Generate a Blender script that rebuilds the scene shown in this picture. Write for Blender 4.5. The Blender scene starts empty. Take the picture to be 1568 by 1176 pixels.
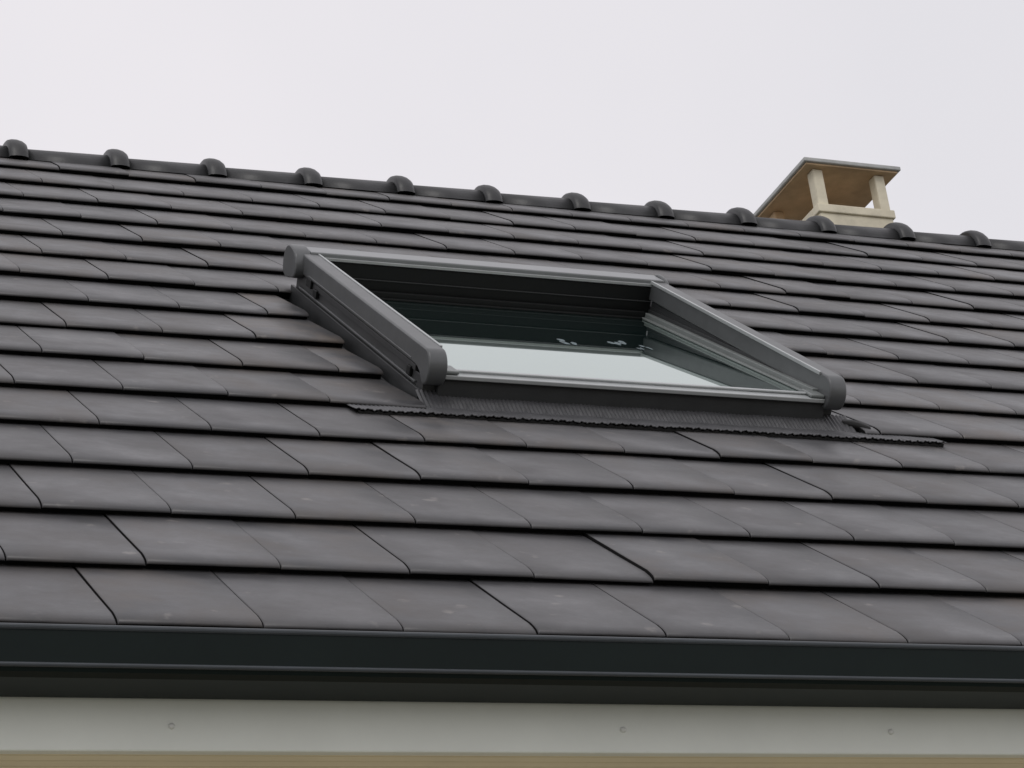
import bpy, bmesh, math, random
from mathutils import Matrix, Vector
random.seed(7)
W=0.25                       # one tile cover width in metres
TH=math.radians(40); CT,ST=math.cos(TH),math.sin(TH)
E=1.348; V_R=15.894*E
scene=bpy.context.scene
def P(u,v,n): return Vector((u,v*CT-n*ST,v*ST+n*CT))*W      # roof-plane coordinates
def PW(u,v,n): return P(u+.028*(v-9.5),v,n)                 # roof window, set very slightly out of square
def Q(x,y,z): return Vector((x,y,z))*W                       # level coordinates
# ------------------------------------------------------------ materials
def mat(name,col,rough=.5,metal=0.,spec=.5,noise=None,bump=None):
    m=bpy.data.materials.new(name);m.use_nodes=True
    nt=m.node_tree;b=nt.nodes['Principled BSDF']
    b.inputs['Base Color'].default_value=(*col,1);b.inputs['Roughness'].default_value=rough
    b.inputs['Metallic'].default_value=metal;b.inputs['Specular IOR Level'].default_value=spec
    tc=nt.nodes.new('ShaderNodeTexCoord')
    if noise:
        sc,amt=noise
        n=nt.nodes.new('ShaderNodeTexNoise');n.inputs['Scale'].default_value=sc;n.inputs['Detail'].default_value=7
        n.inputs['Roughness'].default_value=.65
        nt.links.new(tc.outputs['Object'],n.inputs['Vector'])
        r=nt.nodes.new('ShaderNodeValToRGB')
        r.color_ramp.elements[0].position=.3;r.color_ramp.elements[1].position=.7
        r.color_ramp.elements[0].color=(*[c*(1-amt) for c in col],1)
        r.color_ramp.elements[1].color=(*[min(1,c*(1+amt)) for c in col],1)
        nt.links.new(n.outputs['Fac'],r.inputs[0]);nt.links.new(r.outputs[0],b.inputs['Base Color'])
    if bump:
        sc,st=bump
        n=nt.nodes.new('ShaderNodeTexNoise');n.inputs['Scale'].default_value=sc;n.inputs['Detail'].default_value=5
        nt.links.new(tc.outputs['Object'],n.inputs['Vector'])
        bp=nt.nodes.new('ShaderNodeBump');bp.inputs['Strength'].default_value=st;bp.inputs['Distance'].default_value=.002
        nt.links.new(n.outputs['Fac'],bp.inputs['Height']);nt.links.new(bp.outputs[0],b.inputs['Normal'])
    return m
def tile_mat():
    m=bpy.data.materials.new('clay_tile');m.use_nodes=True;nt=m.node_tree;N=nt.nodes;L=nt.links
    b=N['Principled BSDF'];b.inputs['Specular IOR Level'].default_value=.55
    tc=N.new('ShaderNodeTexCoord');at=N.new('ShaderNodeAttribute');at.attribute_name='tile'
    sep=N.new('ShaderNodeSeparateColor');L.new(at.outputs['Color'],sep.inputs[0])
    n1=N.new('ShaderNodeTexNoise');n1.inputs['Scale'].default_value=3.5;n1.inputs['Detail'].default_value=11;n1.inputs['Roughness'].default_value=.7
    L.new(tc.outputs['Object'],n1.inputs['Vector'])
    r=N.new('ShaderNodeValToRGB');e=r.color_ramp.elements
    e[0].position=.32;e[0].color=(.044,.045,.048,1);e[1].position=.68;e[1].color=(.082,.081,.084,1)
    L.new(n1.outputs['Fac'],r.inputs[0])
    mr=N.new('ShaderNodeMapRange');mr.inputs['To Min'].default_value=.84;mr.inputs['To Max'].default_value=1.16
    L.new(sep.outputs[0],mr.inputs['Value'])
    mul=N.new('ShaderNodeVectorMath');mul.operation='SCALE';L.new(r.outputs[0],mul.inputs[0]);L.new(mr.outputs[0],mul.inputs['Scale'])
    n2=N.new('ShaderNodeTexNoise');n2.inputs['Scale'].default_value=6;n2.inputs['Detail'].default_value=8;n2.inputs['Roughness'].default_value=.65
    L.new(tc.outputs['Object'],n2.inputs['Vector'])
    r2=N.new('ShaderNodeValToRGB');r2.color_ramp.elements[0].position=.42;r2.color_ramp.elements[1].position=.72
    L.new(n2.outputs['Fac'],r2.inputs[0])
    mm=N.new('ShaderNodeMath');mm.operation='MULTIPLY';L.new(r2.outputs[0],mm.inputs[0]);L.new(sep.outputs[1],mm.inputs[1])
    mx=N.new('ShaderNodeMix');mx.data_type='RGBA';L.new(mm.outputs[0],mx.inputs['Factor']);L.new(mul.outputs[0],mx.inputs['A'])
    mx.inputs['B'].default_value=(.15,.122,.098,1)
    n3=N.new('ShaderNodeTexNoise');n3.inputs['Scale'].default_value=19;n3.inputs['Detail'].default_value=5
    L.new(tc.outputs['Object'],n3.inputs['Vector'])
    r3=N.new('ShaderNodeValToRGB');r3.color_ramp.elements[0].position=.66;r3.color_ramp.elements[1].position=.76
    L.new(n3.outputs['Fac'],r3.inputs[0])
    mm3=N.new('ShaderNodeMath');mm3.operation='MULTIPLY';mm3.inputs[1].default_value=.6;L.new(r3.outputs[0],mm3.inputs[0])
    mx2=N.new('ShaderNodeMix');mx2.data_type='RGBA';L.new(mm3.outputs[0],mx2.inputs['Factor']);L.new(mx.outputs['Result'],mx2.inputs['A'])
    mx2.inputs['B'].default_value=(.21,.195,.18,1)
    L.new(mx2.outputs['Result'],b.inputs['Base Color'])
    rr=N.new('ShaderNodeMapRange');rr.inputs['From Min'].default_value=.3;rr.inputs['From Max'].default_value=.7;rr.inputs['To Min'].default_value=.32;rr.inputs['To Max'].default_value=.52
    L.new(n2.outputs['Fac'],rr.inputs['Value']);L.new(rr.outputs[0],b.inputs['Roughness'])
    n4=N.new('ShaderNodeTexNoise');n4.inputs['Scale'].default_value=140;n4.inputs['Detail'].default_value=4
    L.new(tc.outputs['Object'],n4.inputs['Vector'])
    bp=N.new('ShaderNodeBump');bp.inputs['Strength'].default_value=.22;bp.inputs['Distance'].default_value=.001
    L.new(n4.outputs['Fac'],bp.inputs['Height'])
    n5=N.new('ShaderNodeTexNoise');n5.inputs['Scale'].default_value=7;n5.inputs['Detail'].default_value=2
    L.new(tc.outputs['Object'],n5.inputs['Vector'])
    bp2=N.new('ShaderNodeBump');bp2.inputs['Strength'].default_value=.6;bp2.inputs['Distance'].default_value=.008
    L.new(n5.outputs['Fac'],bp2.inputs['Height']);L.new(bp.outputs[0],bp2.inputs['Normal']);L.new(bp2.outputs[0],b.inputs['Normal'])
    return m
M_tile=tile_mat()
M_ridge=mat('ridge_clay',(.022,.023,.024),.42,noise=(9,.35),bump=(90,.3))
M_under=mat('roof_underlay',(.02,.02,.02),.8)
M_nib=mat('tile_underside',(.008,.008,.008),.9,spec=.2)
M_alu=mat('grey_lacquered_aluminium',(.098,.103,.105),.36,.1,noise=(14,.12))
M_alu_l=mat('pale_aluminium_trim',(.42,.44,.44),.33,.3,noise=(12,.08))
M_cas=mat('casing_aluminium',(.23,.24,.245),.34,.2,noise=(6,.08))
M_dark=mat('dark_frame',(.034,.036,.037),.45,noise=(12,.2))
M_in=mat('inner_frame_black',(.007,.008,.008),.5,spec=.25)
M_sash=mat('sash_grey',(.18,.195,.19),.35,noise=(10,.1))
M_rub_shade=mat('rubber_and_shadow_black',(.008,.008,.008),.7)  # seal rubber, also the painted shadow line under the apron
M_lead=mat('pleated_flashing',(.072,.073,.077),.5,.1,noise=(30,.2))
M_gut=mat('anthracite_gutter',(.005,.0095,.0085),.35,0,.12,noise=(4,.2))
M_gut2=mat('gutter_bead',(.040,.048,.055),.35,0,noise=(6,.2))
M_fas=mat('white_fascia_pvc',(.72,.745,.68),.45,noise=(2.2,.07),bump=(40,.08))
M_sof=mat('cream_soffit',(.82,.74,.54),.5,noise=(4,.05))
M_wall=mat('cream_render',(.58,.52,.40),.85,noise=(8,.08),bump=(150,.6))
M_chim=mat('cream_concrete',(.68,.63,.49),.8,noise=(9,.15),bump=(90,.5))
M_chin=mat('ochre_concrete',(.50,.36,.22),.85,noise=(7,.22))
M_slab=mat('grey_cap_edge',(.42,.43,.42),.7,noise=(12,.2))
M_screw=mat('screw_cap',(.66,.67,.63),.3)
M_spot=mat('dull_teal_blobs',(.10,.135,.145),.7,noise=(60,.6))  # dull teal colour of the small blobs on the pane
def glass_mat():
    m=bpy.data.materials.new('coated_glazing');m.use_nodes=True;nt=m.node_tree;N=nt.nodes;L=nt.links
    N.clear();o=N.new('ShaderNodeOutputMaterial')
    d=N.new('ShaderNodeBsdfDiffuse');d.inputs[0].default_value=(.012,.024,.024,1)
    g=N.new('ShaderNodeBsdfGlossy');g.inputs['Color'].default_value=(.90,.98,.945,1);g.inputs['Roughness'].default_value=.01
    f=N.new('ShaderNodeFresnel');f.inputs['IOR'].default_value=3.2
    mp=N.new('ShaderNodeMapRange');mp.inputs['From Min'].default_value=.2;mp.inputs['From Max'].default_value=.6
    mp.inputs['To Min'].default_value=.35;mp.inputs['To Max'].default_value=.95
    L.new(f.outputs[0],mp.inputs['Value'])
    x=N.new('ShaderNodeMixShader');L.new(mp.outputs[0],x.inputs[0]);L.new(d.outputs[0],x.inputs[1]);L.new(g.outputs[0],x.inputs[2])
    L.new(x.outputs[0],o.inputs[0]);return m
M_glass=glass_mat()
# ------------------------------------------------------------ helpers
def empty(name,loc=(0,0,0)):
    e=bpy.data.objects.new(name,None);scene.collection.objects.link(e);e.location=loc;return e
def obj(name,verts,faces,m,parent=None,bevel=0,smooth=False,seg=2):
    me=bpy.data.meshes.new(name);me.from_pydata([tuple(v) for v in verts],[],faces)
    bm=bmesh.new();bm.from_mesh(me);bmesh.ops.recalc_face_normals(bm,faces=bm.faces);bm.to_mesh(me);bm.free()
    me.materials.append(m);o=bpy.data.objects.new(name,me);scene.collection.objects.link(o)
    if parent:o.parent=parent
    if smooth:
        for p in me.polygons:p.use_smooth=True
    if bevel:
        b=o.modifiers.new('bevel','BEVEL');b.width=bevel;b.segments=seg;b.limit_method='ANGLE';b.angle_limit=math.radians(35)
    return o
BF=[(0,1,2,3),(7,6,5,4),(0,4,5,1),(1,5,6,2),(2,6,7,3),(3,7,4,0)]
def boxv(F,a0,a1,b0,b1,c0,c1,tilt=None):
    t=tilt or (lambda b:0)
    return [F(a0,b0,c0+t(b0)),F(a1,b0,c0+t(b0)),F(a1,b1,c0+t(b1)),F(a0,b1,c0+t(b1)),
            F(a0,b0,c1+t(b0)),F(a1,b0,c1+t(b0)),F(a1,b1,c1+t(b1)),F(a0,b1,c1+t(b1))]
def boxes(name,F,lst,m,parent,bevel=.0015,tilt=None):
    V=[];Fs=[]
    for b in lst:
        k=len(V);V+=boxv(F,*b,tilt=tilt);Fs+=[tuple(i+k for i in f) for f in BF]
    return obj(name,V,Fs,m,parent,bevel)
def extr(name,F,prof,x0,x1,m,parent,bevel=0,smooth=False,close=True,caps=True):
    n=len(prof);V=[F(x0,a,b) for a,b in prof]+[F(x1,a,b) for a,b in prof]
    Fs=[(i,(i+1)%n,n+(i+1)%n,n+i) for i in range(n if close else n-1)]
    if caps and close: Fs+=[tuple(range(n)),tuple(range(2*n-1,n-1,-1))]
    return obj(name,V,Fs,m,parent,bevel,smooth)
# ------------------------------------------------------------ house
house=empty('house')
WU0,WU1,WV0,WV1=4.58,9.20,6.98,12.1            # roof window outline in roof coordinates
U0,U1=-5,32
T=.085
UP=.024
MI=[]
def tile(V,Fs,C,u0,u1,v0,dn,tw,rnd,stain):
    prof=[(.075,-.048),(.004,-.044),(0,-.036),(.010,-.020),(.035,-.009),(.085,-.002),(.16,.0),(.7,-.038),(E+.09,-T-.008)]
    g=.0045
    us=[(u0+g,-.008),(u0+g+.012,0),((u0+u1)/2,.001),(u1-g-.012,0),(u1-g,-.008)]
    k=len(V);nc=len(us)
    for a,b in prof:
        for u,d in us: V.append(P(u+tw*a*.12,v0+a+tw*(u-u0)*.2,UP+b+(d if b>-.04 else 0)+dn+tw*(u-u0)*.2))
    n0=len(Fs)
    for i in range(len(prof)-1):
        for j in range(nc-1):
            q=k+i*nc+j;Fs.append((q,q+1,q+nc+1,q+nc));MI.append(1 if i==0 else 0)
    k2=len(V)
    for a,b in prof:
        V.append(P(us[0][0],v0+a,-.05-.06*a+dn+UP));V.append(P(us[-1][0],v0+a,-.05-.06*a+dn+UP))
    for i in range(2,len(prof)-1):
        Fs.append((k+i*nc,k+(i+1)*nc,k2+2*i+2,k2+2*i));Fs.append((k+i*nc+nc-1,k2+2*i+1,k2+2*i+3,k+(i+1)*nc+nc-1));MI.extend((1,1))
    k3=len(V)
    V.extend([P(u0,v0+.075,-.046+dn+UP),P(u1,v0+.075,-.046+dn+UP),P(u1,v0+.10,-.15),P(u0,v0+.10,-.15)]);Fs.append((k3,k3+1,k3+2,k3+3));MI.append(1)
    C+= [(rnd,stain,0,1)]*(len(Fs)-n0)
V=[];Fs=[];C=[]
for r in range(16):
    v0=r*E;off=.0 if r%2==0 else .5
    rdn=random.gauss(0,.003)
    for i in range(U0,U1):
        a,b=i+off,i+1+off
        segs=[(a,b)]
        if 5<=r<=8:
            lo,hi=WU0-.10,WU1+.12
            segs=[]
            if a<lo: segs.append((a,min(b,lo)))
            if b>hi: segs.append((max(a,hi),b))
        for s0,s1 in segs:
            if s1-s0<.08: continue
            st=.08+random.random()**2*.4
            if r in(6,7,8) and 3.4<s0<4.6: st=.5+.4*random.random()
            elif r in(4,5,6,7,8) and 1.2<s0<4.6: st=.45*random.random()
            tile(V,Fs,C,s0,s1,v0,rdn+random.gauss(0,.0045),random.gauss(0,.015),random.random(),st)
me=bpy.data.meshes.new('roof_tiles');me.from_pydata([tuple(v) for v in V],[],Fs)
ca=me.color_attributes.new('tile','FLOAT_COLOR','CORNER')
me.materials.append(M_tile);me.materials.append(M_nib)
for p,c,mi in zip(me.polygons,C,MI):
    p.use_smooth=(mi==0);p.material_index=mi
    for li in p.loop_indices: ca.data[li].color=c
o=bpy.data.objects.new('roof_tiles',me);scene.collection.objects.link(o);o.parent=house
obj('roof_deck',[P(U0,.15,-.16),P(U1,.15,-.16),P(U1,V_R,-.16),P(U0,V_R,-.16)],[(0,1,2,3)],M_under,house)
RY,RZ=V_R*CT,V_R*ST
obj('rear_slope',[Q(U0,RY,RZ-.15),Q(U1,RY,RZ-.15),Q(U1,2*RY,-.1),Q(U0,2*RY,-.1)],[(0,1,2,3)],M_tile,house)
# ridge tiles
V=[];Fs=[]
def arc(a,b,zc,n=18): return [(RY-a*math.cos(math.pi*i/n),RZ+zc+b*math.sin(math.pi*i/n)) for i in range(n+1)]
def sweep(secs):
    k=len(V);n=len(secs[0][1])
    for x,pr in secs: V.extend(Q(x,a,b) for a,b in pr)
    for i in range(len(secs)-1):
        for j in range(n-1):
            q=k+i*n+j;Fs.append((q,q+1,q+n+1,q+n))
    Fs.append(tuple(k+j for j in range(n)));Fs.append(tuple(k+(len(secs)-1)*n+j for j in range(n-1,-1,-1)))
for k in range(-6,20):
    x=3.166+1.482*k
    sweep([(x-.05,arc(.40,.345,-.35)),(x+1.25,arc(.43,.375,-.36))])
    dz=random.gauss(0,.008)-.365;x+=random.gauss(0,.012)
    sweep([(x-.29,arc(.43,.38,dz)),(x-.285,arc(.465,.44,dz)),(x-.26,arc(.49,.472,dz)),(x-.20,arc(.505,.49,dz)),(x-.13,arc(.51,.49,dz)),(x-.06,arc(.50,.47,dz)),(x-.01,arc(.475,.435,dz)),(x,arc(.43,.38,dz))])
o=obj('ridge_tiles',V,Fs,M_ridge,house)
for p in o.data.polygons: p.use_smooth=len(p.vertices)==4
# gutter
gx0,gx1=U0-.1,U1+.1
prof=[(-.35,-.185),(-.35,-.44),(-.335,-.47),(-.28,-.49),(.06,-.50),(.09,-.485),(.09,-.08),(.07,-.08),(.07,-.465),(-.27,-.465),(-.32,-.45),(-.335,-.43),(-.335,-.185)]
gut=empty('rain_gutter')
extr('trough',Q,prof,gx0,gx1,M_gut,gut)
def rod_(name,y,z,r,m,parent,n=12):
    return extr(name,Q,[(y+r*math.cos(2*math.pi*i/n),z+r*math.sin(2*math.pi*i/n)) for i in range(n)],gx0,gx1,m,parent)
rod_('lip_bead',-.345,-.175,.022,M_gut2,gut)
rod_('lower_bead',-.352,-.43,.016,M_gut2,gut)
boxes('fascia',Q,[(U0,U1,.10,.18,-.845,-.10)],M_fas,house,.003)
sx=[];y=.18
while y<2.2:
    sx+=[(y,-.815),(y+.085,-.815),(y+.095,-.795),(y+.105,-.795)];y+=.115
V=[Q(U0,a,b) for a,b in sx]+[Q(U1,a,b) for a,b in sx];n=len(sx)
obj('soffit',V,[(i,i+1,n+i+1,n+i) for i in range(n-1)],M_sof,house)
GZ=-12.6
boxes('walls',Q,[(U0+1,U1-1,2.0,2*RY-2.0,GZ,-.7)],M_wall,house,0)
for s,x in (('gable_near',U0+1),('gable_far',U1-1)):
    obj(s,[Q(x,2.0,-.7),Q(x,2*RY-2,-.7),Q(x,RY,RZ-.4)],[(0,1,2)],M_wall,house)
V=[];Fs=[]
for x in (-2.9,.35,3.60,5.76,9.0,12.2,15.4,18.6,21.8,25):
    zz=-.675
    k=len(V);n=12
    for rr,d in ((.022,.1),(.020,.086),(.010,.080)):
        for i in range(n): V.append(Q(x+rr*math.cos(i*2*math.pi/n),d,zz+rr*math.sin(i*2*math.pi/n)))
    for l in range(2):
        for i in range(n): Fs.append((k+l*n+i,k+l*n+(i+1)%n,k+(l+1)*n+(i+1)%n,k+(l+1)*n+i))
    Fs.append(tuple(k+2*n+i for i in range(n)))
obj('fascia_screws',V,Fs,M_screw,house,smooth=True)
# ------------------------------------------------------------ roof window
rw=empty('roof_window')
u0,u1,v0,v1=WU0,WU1,WV0,WV1
boxes('outer_frame',PW,[(u0+.035,u0+.17,v0+.14,v1,-.3,.20),(u1-.17,u1-.035,v0+.14,v1,-.3,.20),
    (u0+.17,u1-.17,v0+.06,v0+.16,-.3,.20)],M_dark,rw)
boxes('head_frame',PW,[(u0+.17,u1-.17,v1-.22,v1-.04,-.3,.425)],M_in,rw)
boxes('frame_ledge',PW,[(u0+.01,u0+.035,v0+.35,v1-.2,.09,.115)],M_alu,rw)
def side(name,a,b):
    up=[(v1-.05,.27),(v1-.05,.50)]
    for i in range(15):
        t=math.radians(90+i*10);up.append((v0+.12+.19*math.cos(t),.31+.19*math.sin(t)))
    up+=[(v0+.07,.135),(v0+.14,.16),(v0+.22,.23),(v0+.3,.26),(v0+.4,.27)]
    o=extr(name,PW,up,a,b,M_alu,rw,.006)
    for m_ in o.modifiers: m_.harden_normals=True
    for p in o.data.polygons: p.use_smooth=len(p.vertices)==4
side('side_cover_left',u0,u0+.2)
side('side_cover_right',u1-.2,u1)
boxes('side_cover_grooves',PW,[(u0+.02,u0+.17,v0+.4,v1-.25,.20,.262),(u1-.17,u1-.02,v0+.4,v1-.25,.20,.262)],M_dark,rw,.001)
boxes('side_cover_ridges',PW,[(u0-.006,u0+.02,v0+.5,v1-.6,.30,.315)],M_alu,rw,.001)
boxes('cover_trims',PW,[(u0+.185,u0+.212,v0+.22,v1-.1,.47,.51),(u1-.215,u1-.188,v0+.22,v1-.1,.47,.51)],M_alu_l,rw)
boxes('top_casing',PW,[(u0+.1,u1-.03,v1-.22,v1+.12,.45,.525)],M_cas,rw,.004)
boxes('top_casing_trim',PW,[(u0+.2,u1-.2,v1-.245,v1-.222,.44,.475)],M_alu_l,rw)
hood=[]
hc=[(v1-.36,.30),(v1-.31,.45),(v1-.2,.53),(v1+.02,.56),(v1+.14,.53),(v1+.22,.44),(v1+.24,.32),(v1+.19,.2),(v1+.05,.16),(v1-.1,.19),(v1-.3,.22)]
for i in range(len(hc)):                     # one round of corner cutting
    a_,b_=hc[i],hc[(i+1)%len(hc)]
    hood+=[(a_[0]*.75+b_[0]*.25,a_[1]*.75+b_[1]*.25),(a_[0]*.25+b_[0]*.75,a_[1]*.25+b_[1]*.75)]
for nm,a_,b_ in (('hood_end_left',u0-.10,u0+.10),('hood_end_right',u1-.03,u1+.03)):
    o=extr(nm,PW,hood,a_,b_,M_alu,rw,.006)
    o.modifiers[0].harden_normals=True
    for p in o.data.polygons: p.use_smooth=len(p.vertices)==4
boxes('hinge_parts',PW,[(u0-.01,u0+.04,v1-.75,v1-.55,.19,.29),(u0-.005,u0+.04,v1-1.0,v1-.85,.13,.22),(u0-.0,u0+.04,v0+.5,v0+.62,.12,.22)],M_in,rw,.002)
HB,HT=.245,.05
VB,VT=v0+.22,v1-.32
tl=lambda v: HB+(HT-HB)*(v-VB)/(VT-VB)
a,b=u0+.26,u1-.26
boxes('glazing',PW,[(a,b,VB,VT,-.03,0)],M_glass,rw,0,tilt=tl)
boxes('sash_sides',PW,[(b-.05,b+.0,VB,VT,.002,.025),(b,b+.07,VB,VT+.05,-.04,.075),
   (a,a+.05,VB,VT,.002,.025),(a-.07,a,VB,VT+.05,-.04,.075)],M_sash,rw,.002,tilt=tl)
boxes('sash_seals',PW,[(b+.07,b+.10,VB,VT+.1,-.04,.11),(a-.10,a-.07,VB,VT+.1,-.04,.11)],M_dark,rw,.001,tilt=tl)
boxes('sash_top',PW,[(a+.05,b-.05,VT-.05,VT,.002,.025),(a,b,VT,VT+.07,-.04,.09)],M_in,rw,.002,tilt=tl)
boxes('head_seals',PW,[(u0+.18,u1-.18,v1-.24,v1-.222,.25,.262)],M_dark,rw,.001)
boxes('bottom_rail',PW,[(u0+.2,u1-.2,v0+.02,v0+.22,.215,.258),(u0+.2,u1-.2,v0+.16,v0+.22,.264,.285)],M_alu_l,rw,.002)
boxes('bottom_seal',PW,[(u0+.2,u1-.2,v0+.04,v0+.05,.19,.213)],M_rub_shade,rw,0)
boxes('bottom_corner_blocks',PW,[(u0+.2,u0+.36,v0+.03,v0+.3,.262,.30),(u1-.36,u1-.2,v0+.03,v0+.3,.262,.30)],M_sash,rw,.004)
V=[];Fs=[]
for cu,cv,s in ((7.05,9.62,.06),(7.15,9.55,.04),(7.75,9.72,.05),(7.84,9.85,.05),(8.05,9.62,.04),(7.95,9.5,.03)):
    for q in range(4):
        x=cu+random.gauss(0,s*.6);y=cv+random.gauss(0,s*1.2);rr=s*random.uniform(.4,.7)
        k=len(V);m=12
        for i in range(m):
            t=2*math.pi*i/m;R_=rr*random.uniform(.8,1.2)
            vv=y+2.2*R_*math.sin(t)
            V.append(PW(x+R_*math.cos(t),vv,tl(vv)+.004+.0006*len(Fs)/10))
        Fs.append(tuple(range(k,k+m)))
obj('pane_blobs',V,Fs,M_spot,rw)  # small irregular teal-grey blobs laid just above the pane
def flash(name,ua,ub,va,vb,na,nb,wav,step=.022,drop=.010):
    V=[];Fs=[];n=int((ub-ua)/step)
    rows=[0,.04,.3,.6,1]
    for i in range(n+1):
        u=ua+(ub-ua)*i/n
        z=.0045*(1 if i%2 else -1)
        for t in rows:
            vv=va+(vb-va)*t+(wav*(math.sin(u*47)+.6*math.sin(u*81+1)+.5*math.sin(u*7)) if t<.05 else 0)
            nn=na+(nb-na)*t+z+(-drop if t==0 else 0)+.003*math.sin(u*9+t*3)
            if t<.05: nn+=.006*math.sin(u*60)
            V.append(P(u,vv,nn))
    m=len(rows)
    for i in range(n):
        for j in range(m-1): q=i*m+j;Fs.append((q,q+m,q+m+1,q+1))
    o=obj(name,V,Fs,M_lead,rw)
    s=o.modifiers.new('s','SOLIDIFY');s.thickness=.002
    return o
flash('apron_flashing',3.67,10.12,6.44,6.84,.000,-.042,.006,drop=0)
# added black wavy strip, stands in for the shadow under the apron's front edge
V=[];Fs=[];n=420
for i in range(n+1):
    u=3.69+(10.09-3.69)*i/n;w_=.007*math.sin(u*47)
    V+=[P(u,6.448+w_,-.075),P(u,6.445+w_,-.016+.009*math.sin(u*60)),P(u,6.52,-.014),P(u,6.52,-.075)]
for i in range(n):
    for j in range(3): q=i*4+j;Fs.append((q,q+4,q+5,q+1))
obj('apron_shadow_strip',V,Fs,M_rub_shade,rw)
flash('apron_upstand',u0-.10,u1+.08,6.82,v0+.15,-.044,.07,0)
boxes('side_flashing',P,[(u0-.14,u0-.05,v0+.1,v1+.1,-.16,-.09),(u1+.05,u1+.14,v0+.1,v1+.1,-.16,-.09)],M_dark,rw,.001)
boxes('side_upstand',PW,[(u0+.0,u0+.033,v0+.15,v1+.1,-.16,.07),(u1-.033,u1,v0+.15,v1+.1,-.16,.07)],M_dark,rw,.001)
boxes('head_flashing',P,[(u0-.14,u1+.14,v1+.1,v1+.5,-.15,-.11)],M_dark,rw,.001)
V=[];Fs=[]
for i in range(9):
    t=i/8
    u=u1-.06+.28*t;v=7.02-.2*t;h=.02+.03*math.sin(t*3.1)
    V+= [P(u,v,h-.07),P(u,v,h),P(u+.03,v+.07,h+.01)]
for i in range(8):
    for j in range(2): q=i*3+j;Fs.append((q,q+3,q+4,q+1))
obj('flashing_fold',V,Fs,M_rub_shade,rw,smooth=True).modifiers.new('s','SOLIDIFY').thickness=.003
# ------------------------------------------------------------ chimney
ch=empty('chimney')
cy=17.7;cz=15.04;ct=15.76
boxes('stack',Q,[(17.37,18.83,cy,cy+1.75,RZ-2.5,cz-.16)],M_chim,ch,.004)
boxes('rim',Q,[(17.33,18.87,cy-.04,cy+.2,cz-.16,cz),(17.33,18.87,cy+1.55,cy+1.79,cz-.16,cz),(17.33,17.55,cy+.2,cy+1.55,cz-.16,cz),(18.65,18.87,cy+.2,cy+1.55,cz-.16,cz)],M_chim,ch,.004)
boxes('posts',Q,[(x,x+.2,cy,cy+.22,cz+.001,ct) for x in (17.38,18.62)],M_chim,ch,.006)
boxes('rear_posts',Q,[(x,x+.2,cy+1.5,cy+1.72,cz+.001,ct) for x in (17.38,18.62)],M_chin,ch,.006)
boxes('cap_underside',Q,[(17.2,19.04,cy-.12,cy+2.2,ct+.002,ct+.04)],M_chin,ch,.002)
boxes('cap_slab',Q,[(17.15,19.09,cy-.17,cy+2.25,ct+.041,ct+.12)],M_slab,ch,.004)
boxes('flue',Q,[(17.7,18.5,cy+.45,cy+1.3,cz-.3,cz+.12)],M_chin,ch,.004)
# ------------------------------------------------------------ ground
M_gr=mat('pale_gravel_ground',(.26,.255,.22),.95,noise=(1.5,.3))
obj('ground',[Q(-4000,-4000,GZ),Q(4000,-4000,GZ),Q(4000,4000,GZ),Q(-4000,4000,GZ)],[(0,1,2,3)],M_gr)
# ------------------------------------------------------------ sky and light
w=bpy.data.worlds.new('World');scene.world=w;w.use_nodes=True;nt=w.node_tree;N=nt.nodes;L=nt.links;N.clear()
out=N.new('ShaderNodeOutputWorld')
SE,SR=math.radians(50),math.radians(200)
sk=N.new('ShaderNodeTexSky');sk.sky_type='NISHITA';sk.sun_disc=False;sk.sun_elevation=SE;sk.sun_rotation=SR
b1=N.new('ShaderNodeBackground');b1.inputs[1].default_value=.1;L.new(sk.outputs[0],b1.inputs[0])
tc=N.new('ShaderNodeTexCoord');no=N.new('ShaderNodeTexNoise');no.inputs['Scale'].default_value=2.6;no.inputs['Detail'].default_value=4
L.new(tc.outputs['Generated'],no.inputs['Vector'])
cr=N.new('ShaderNodeValToRGB');cr.color_ramp.elements[0].position=.3;cr.color_ramp.elements[1].position=.7
cr.color_ramp.elements[0].color=(.80,.785,.82,1);cr.color_ramp.elements[1].color=(.90,.865,.895,1)
L.new(no.outputs['Fac'],cr.inputs[0])
b2=N.new('ShaderNodeBackground');b2.inputs[1].default_value=1.0;L.new(cr.outputs[0],b2.inputs[0])
mx=N.new('ShaderNodeMixShader');mx.inputs[0].default_value=.95
L.new(b1.outputs[0],mx.inputs[1]);L.new(b2.outputs[0],mx.inputs[2]);L.new(mx.outputs[0],out.inputs[0])
sl=bpy.data.lights.new('sun','SUN');sl.energy=.6;sl.angle=math.radians(20);sl.color=(1,.98,.95)
so=bpy.data.objects.new('sun',sl);scene.collection.objects.link(so)
d=Vector((math.sin(SR)*math.cos(SE),math.cos(SR)*math.cos(SE),math.sin(SE)))
so.rotation_euler=d.to_track_quat('Z','Y').to_euler()
# ------------------------------------------------------------ camera
def D(a): u,v,n=a; return Vector((u,v*CT-n*ST,v*ST+n*CT))
r=D((.9253,-.3514,.1428)).normalized();f=D((.3748,.9049,-.2016)).normalized()
r=(r-f*r.dot(f)).normalized();up=r.cross(f)
cd=bpy.data.cameras.new('camera');cam=bpy.data.objects.new('camera',cd);scene.collection.objects.link(cam)
R=Matrix((r,up,-f)).transposed().to_4x4();R.translation=P(-3.942,-15.626,5.253);cam.matrix_world=R
cd.sensor_width=36;cd.lens=36*3887.3/1568;cd.clip_end=3000;cd.clip_start=.05
scene.camera=cam
scene.view_settings.view_transform='Standard';scene.view_settings.look='None';scene.view_settings.exposure=0
